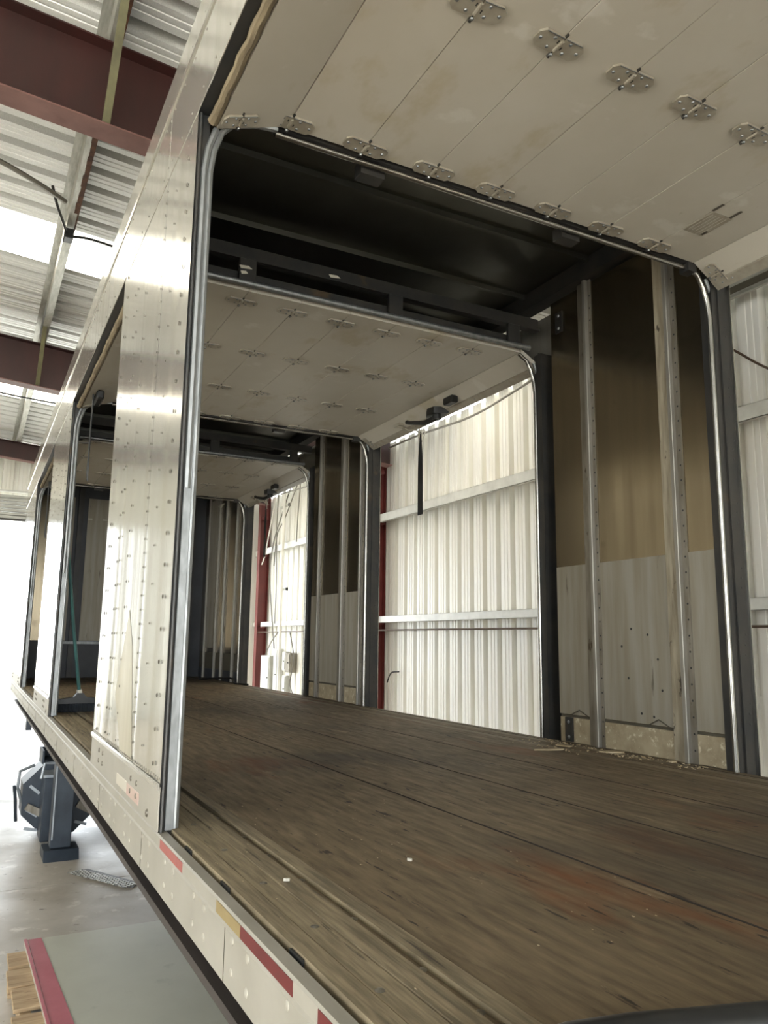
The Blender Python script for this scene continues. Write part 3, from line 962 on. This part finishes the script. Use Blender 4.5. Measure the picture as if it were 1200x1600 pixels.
# black hose lying across the deck near the camera
pts = [(-.235, -.06, .012), (-.25, -.15, .022), (-.262, -.22, .026), (-.285, -.31, .028), (-.315, -.41, .028), (-.35, -.53, .028), (-.40, -.72, .028), (-.5, -.95, .028), (-.7, -1.2, .028)]
hs = MB().tube([(x - .028, y, z) for x, y, z in pts], [.012, .022, .026, .027, .027, .027, .027, .027, .027], 14).build('rubber_hose', 'rubber', None, smooth=True)
tag(hs, 'thick black rubber hose lying across the deck at lower right', 'hose')

# litter on the deck
def splinter(name, x, y, l, w, rz, label, m='chip'):
    s = MB().prism([(-l / 2, -w * .2), (-l * .2, -w / 2), (l * .3, -w * .45), (l / 2, w * .1), (l * .1, w / 2), (-l * .4, w * .4)], 'z', 0, .006)
    o = s.build(name, m, None, origin=(0, 0, 0))
    o.location = (x, y, G + .0005)
    o.rotation_euler = (0, 0, rz)
    tag(o, label, 'wood chip' if m == 'chip' else 'paper scrap', 'litter on the deck')
splinter('wood_splinter', 2.10, -2.16, .17, .035, 1.3, 'long pale wood splinter in front of the dark second-opening post')
splinter('wood_splinter', 1.905, -2.40, .13, .06, 1.0, 'broad pale wood splinter against the kick board between the wall posts')
splinter('wood_splinter', 2.19, -2.33, .09, .03, .4, 'short wood splinter among crumbs at the foot of the dark post')
splinter('wood_splinter', 1.55, -2.44, .07, .03, 2.0, 'small wood splinter below the weathered wood strip of the far wall')
splinter('paper_scrap', .63, -.50, .014, .008, .5, 'tiny white scrap alone on the open deck planks', 'paper')
splinter('paper_scrap', .605, -.165, .015, .006, 1.2, 'tiny white scrap on the boards beside the bolt channel', 'paper')
s = MB()
for i in range(220):
    t = random.random()
    x = random.uniform(1.35, 2.5)
    y = -2.45 + random.random() ** 2 * .28 * (1 if x > 1.9 else .45)
    q = random.uniform(.002, .007)
    s.box(x, x + q * random.uniform(.6, 2), y, y + q, .0, q * .6)
for i in range(90):
    x, y = random.uniform(-.1, 1.6), random.uniform(-.9, -.06)
    q = random.uniform(.001, .003)
    s.box(x, x + q * random.uniform(.6, 2.5), y, y + q, .0005, q * .6)
o = s.build('crumbs', 'chip', None, kind='stuff')
tag(o, 'pale crumbs of wood and dirt scattered over the deck', 'crumbs')

# pallet with the big striped cover sheet
pal = thing('pallet', 'raw wooden pallet on the concrete under the grey-green sheet', 'pallet', (2.9, -.2, -G))
zp = -G
for y0 in (.13, -.2, -.55):
    box('stringer', 'pallet', pal, 2.2, 3.62, y0, y0 + .045, zp + .02, zp + .108)
for k in range(6):
    x0 = 2.22 + k * .26
    box('deck_board', 'pallet', pal, x0, x0 + .235 - .02 * (k % 3), -.62, .215 - .012 * (k % 2), zp + .109, zp + .127, bevel=.002)
for x0 in (2.22, 2.85, 3.46):
    box('bottom_board', 'pallet', pal, x0, x0 + .13, -.62, .2, zp, zp + .019, bevel=.002)
sh = thing('cover_sheet', 'large flat grey-green sheet with a pink-red edge stripe lying on the pallet', 'sheet', (3.2, -.3, zp + .128))
def gsheet(y0a, y1a, y0b, y1b, xa, xb, z0, z1, nm, m):
    MB().quad_box([(xa, y0a, z0), (xa, y1a, z0), (xb, y1b, z0), (xb, y0b, z0), (xa, y0a, z1), (xa, y1a, z1), (xb, y1b, z1), (xb, y0b, z1)]).build(nm, m, sh)
gsheet(-1.3, .066, -1.3, .116, 2.1, 3.8, zp + .1285, zp + .150, 'panel', 'sheet')
gsheet(-.045, .0535, .03, .1, 2.1, 3.799, zp + .1505, zp + .1525, 'stripe', 'stripe')
gsheet(.056, .068, .104, .118, 2.1, 3.8, zp + .1505, zp + .157, 'folded_edge', 'stripe')

# tread plate on the floor
tp = thing('tread_plate', 'loose diamond tread plate lying on the concrete beside the chassis', 'metal plate', (5.3, -.55, zp))
MB().prism([(5.60, -.32), (5.53, -.325), (5.02, -.64), (5.0, -.68), (5.1, -.74), (5.62, -.45)], 'z', zp + .001, zp + .007).build('plate', 'tread', tp)
s = MB()
for i in range(17):
    for j in range(9):
        u, w = i / 16, (j + .5) / 9
        xx = 5.05 + .54 * u + (w - .5) * .05
        yy = -.665 + .315 * u - (w - .5) * .11
        an = math.radians(45 if (i + j) % 2 else -45)
        dx, dy = math.cos(an) * .02, math.sin(an) * .02
        s.quad_box([(xx - dx, yy - dy, zp + .007), (xx + dy * .3, yy - dx * .3, zp + .007), (xx + dx, yy + dy, zp + .007), (xx - dy * .3, yy + dx * .3, zp + .007),
                    (xx - dx * .7, yy - dy * .7, zp + .011), (xx + dy * .2, yy - dx * .2, zp + .011), (xx + dx * .7, yy + dy * .7, zp + .011), (xx - dy * .2, yy + dx * .2, zp + .011)])
s.build('tread_bars', 'treadbar', tp, kind='stuff')

# dark steel dolly behind the landing leg
dl = thing('steel_dolly', 'dark octagonal steel dolly with slotted ends behind the landing leg', 'dolly', (6.8, -.33, zp))
cy, cz, R8 = -.33, -.90, .345
octo = [(cy + R8 * math.cos(math.radians(22.5 + 45 * k)), cz + R8 * math.sin(math.radians(22.5 + 45 * k))) for k in range(8)]
MB().prism(octo, 'x', 6.8, 7.15).build('drum', 'dolly', dl)
MB().box(6.52, 6.84, -.36, -.16, -1.22, -.68).build('housing', 'dolly', dl, bevel=.008)
MB().box(6.5, 6.86, -.37, -.155, -.679, -.655).build('housing_cap', 'pale_steel', dl)
s = MB()
for y0 in (-.34, -.17):
    s.box(6.9, 7.25, y0 - .008, y0 + .008, -.70, -.50)
s.box(7.2, 7.25, -.34, -.17, -.70, -.50)
s.build('hood', 'dolly', dl)
for (yy, zz, rr) in ((-.10, -1.02, .6), (-.11, -.82, .7), (-.10, -1.16, .2), (-.54, -1.02, .6), (-.53, -.84, .7), (-.52, -1.14, .3)):
    o = MB().box(-.012, 0, -.055, .055, -.012, .012).build('slot_plate', 'pale_steel', dl, origin=(0, 0, 0))
    put(o, Vector((6.798, yy, zz + G)), dl)
    o.rotation_euler = (rr, 0, 0)
for (yy, zz) in ((-.11, -.95), (-.54, -.96)):
    o = MB().box(-.03, 0, -.07, .07, -.03, .03).build('step_bar', 'post', dl, origin=(0, 0, 0))
    put(o, Vector((6.786, yy, zz - .04 + G)), dl)
    o.rotation_euler = (.5, 0, 0)
MB().tube([(6.9, -.02, -.95), (6.85, .03, -.80), (6.85, .02, -.66), (6.9, -.1, -.62)], .014, 6).build('side_handle', 'pale_steel', dl)
MB().tube([(6.9, .02, -1.1), (6.86, .04, -.9), (6.84, .06, -.78)], .014, 6).build('side_lever', 'dolly', dl)

# ------------------------------------------------------------------ services on the far wall
def KX(x, y=YW + .15):
    return (x + 1.154) * (.5176 - y) / 5.9176 - 1.154
def KZ(z, y=YW + .15):
    return .54 + (z - .54) * (.5176 - y) / 5.9176
cd = thing('conduit_riser', 'cream vertical conduit on strut brackets between far wall boxes', 'conduit', (15.04, YW + .27, -G))
MB().tube([(15.04, YW + .27, -.9), (15.04, YW + .27, 3.9)], .035, 10).build('pipe', 'wall', cd, smooth=True)
for z0 in (3.49, 1.62):
    box('strut_bracket', 'box', cd, 14.85, 15.4, YW + .21, YW + .23, z0, z0 + .05)
    box('strut_end', 'dark', cd, 14.82, 14.85, YW + .2, YW + .25, z0 - .01, z0 + .06)
def ebox(nm, lab, x0, x1, z0, z1, dpt, m='box'):
    x0, x1, z0, z1 = KX(x0), KX(x1), KZ(z0), KZ(z1)
    t = thing(nm, lab, 'box', ((x0 + x1) / 2, YW + .03, z0))
    MB().box(x0, x1, YW + .002, YW + dpt, z0, z1).build('case', m, t, bevel=.008)
    MB().box(x0 + .03, x1 - .03, YW + dpt + .001, YW + dpt + .012, z0 + .03, z1 - .03).build('cover', m, t, bevel=.004)
    MB().tube([(x0 + .08, YW + dpt + .012, (z0 + z1) / 2), (x0 + .08, YW + dpt + .03, (z0 + z1) / 2)], .015, 8).build('latch', 'dark', t)
    return t
ebox('panel_box', 'tall pale electrical panel nearest the red column', 15.38, 15.95, -.75, .2, .22)
ebox('panel_box', 'tall pale electrical panel between the column-side panel and the conduit', 15.08, 15.36, -.75, .36, .14)
ebox('junction_box', 'small pale box right beside the conduit, below the meter', 14.66, 14.88, -.75, -.2, .1)
ebox('junction_box', 'small pale box right beside the conduit, level with the meter', 14.70, 14.9, -.1, .3, .1)
ebox('meter_box', 'grey meter box hung right of the conduit', 14.28, 14.58, -.12, .28, .16, 'post')
def wire(nm, lab, pts, rad, m='wire', cat='wire', group=None):
    # densify with a Catmull-Rom pass
    P = [Vector((KX(p[0], p[1]), p[1], KZ(p[2], p[1]))) if p[1] < -4 else Vector(p) for p in pts]
    out = []
    for i in range(len(P) - 1):
        p0, p1, p2, p3 = P[max(i - 1, 0)], P[i], P[i + 1], P[min(i + 2, len(P) - 1)]
        for k in range(6):
            t = k / 6
            out.append(.5 * ((2 * p1) + (p2 - p0) * t + (2 * p0 - 5 * p1 + 4 * p2 - p3) * t * t + (3 * p1 - p0 - 3 * p2 + p3) * t ** 3))
    out.append(P[-1])
    o = MB().tube(out, rad, 6).build(nm, m, None, smooth=True)
    return tag(o, lab, cat, group)
y5 = YW + .205
wire('wall_wire', 'slack grey wire looping down beside the conduit to the panels', [(14.6, y5, 3.84), (15.1, y5, 3.3), (15.6, y5, 2.7), (15.75, y5, 2.0), (15.5, y5, 1.0), (15.3, y5, .36)], .014)
wire('wall_wire', 'grey wire running from the eave behind the upper strut bracket', [(14.2, y5 + .02, 3.84), (14.9, y5 + .02, 3.2), (15.35, y5, 2.9), (15.5, y5, 2.2)], .014)
wire('wall_wire', 'thin grey wire hanging straight down left of the conduit', [(15.35, y5, 3.84), (15.4, y5, 3.0), (15.3, y5, 1.8), (15.32, y5, .9)], .012)
wire('wall_wire', 'grey wire hanging down right of the conduit to the girt', [(14.0, y5, 3.84), (14.1, y5, 3.2), (14.15, y5, 2.6)], .012)
wire('wall_wire', 'grey wire curving out below the lower girt to the panel', [(15.0, y5, .75), (15.5, y5, .5), (15.85, y5, .22)], .014)
wire('wall_wire', 'grey wire looping from the meter box down to the deck line', [(14.35, y5, .7), (14.1, y5, .2), (14.2, y5, -.12), (14.25, y5, -.4), (13.8, y5, -.75)], .014)
wire('wall_wire', 'pale wire draped from the far pull strap to the red column', [(15.6, YW + .5, 3.6), (15.9, YW + .46, 3.0), (16.15, YW + .45, 2.5), (16.35, YW + .445, 2.3)], .014, 'white')
wire('water_pipe', 'thin brown pipe running along the wall below the lower girt', [(.0, YW + .21, .70), (3.0, YW + .21, .705), (8, YW + .21, .72), (12, YW + .21, .72), (16.6, YW + .21, .72)], .014, 'brownwire', 'pipe')
wire('eave_cable', 'grey cable bundle strung along the eave above the second opening', [(5.6, YW + .26, 3.86), (6.6, YW + .27, 3.74), (7.6, YW + .27, 3.66), (9.0, YW + .27, 3.73), (10.0, YW + .26, 3.74)], .016)
wire('eave_cable', 'grey cable bundle strung along the eave above the third opening', [(12.0, YW + .36, 3.85), (12.9, YW + .36, 3.68), (13.8, YW + .36, 3.72), (15.2, YW + .36, 3.80)], .016)
wire('hanging_wire', 'brown wire sagging across the wall at the right edge', [(3.75, YW + .06, 3.55), (3.34, YW + .06, 3.21), (3.0, YW + .06, 2.92), (2.4, YW + .06, 2.5)], .012, 'brownwire')
wire('wall_wire', 'short black wire poking from the red column near the deck', [(9.98, YW + .1, -.1), (9.85, YW + .1, .05), (9.6, YW + .1, .08)], .012, 'plastic')
wire('floor_cable', 'dark cable lying on the deck by the third far doorway', [(9.9, -2.38, .012), (9.4, -2.25, .012), (8.9, -2.36, .05), (8.5, -2.42, .06), (8.35, -2.40, .012), (8.0, -2.46, .012)], .012, 'plastic', 'cable')
# cables under the roof
wire('roof_cable', 'thick grey cable sagging under the roof sheets between rafters', [(5.55, 2.6, 4.72), (5.6, 1.4, 4.60), (5.7, .75, 4.55), (5.85, .35, 4.5), (6.05, .1, 4.5)], .022)
wire('roof_cable', 'black cable bent over the purlin by the junction clamp', [(6.05, .22, 4.62), (6.25, .16, 4.56), (6.5, .06, 4.48), (6.62, .03, 4.45)], [.014] * 19, 'plastic')
wire('roof_cable', 'black cable running from the junction clamp towards the trailer roof', [(6.62, .03, 4.45), (6.7, -.15, 4.52), (6.85, -.4, 4.58), (7.0, -.8, 4.6)], .014, 'plastic')
o = MB().box(6.56, 6.7, -.03, .06, 4.42, 4.52).build('junction_clamp', 'plastic', None, bevel=.01)
tag(o, 'small black junction clamp hanging under the purlin', 'clamp')
wire('roof_cable', 'thin black cable strung below the second red rafter', [(10.5, 2.5, 4.1), (10.5, .6, 3.9), (10.45, .0, 3.84), (10.4, -.6, 3.8)], .012, 'plastic')
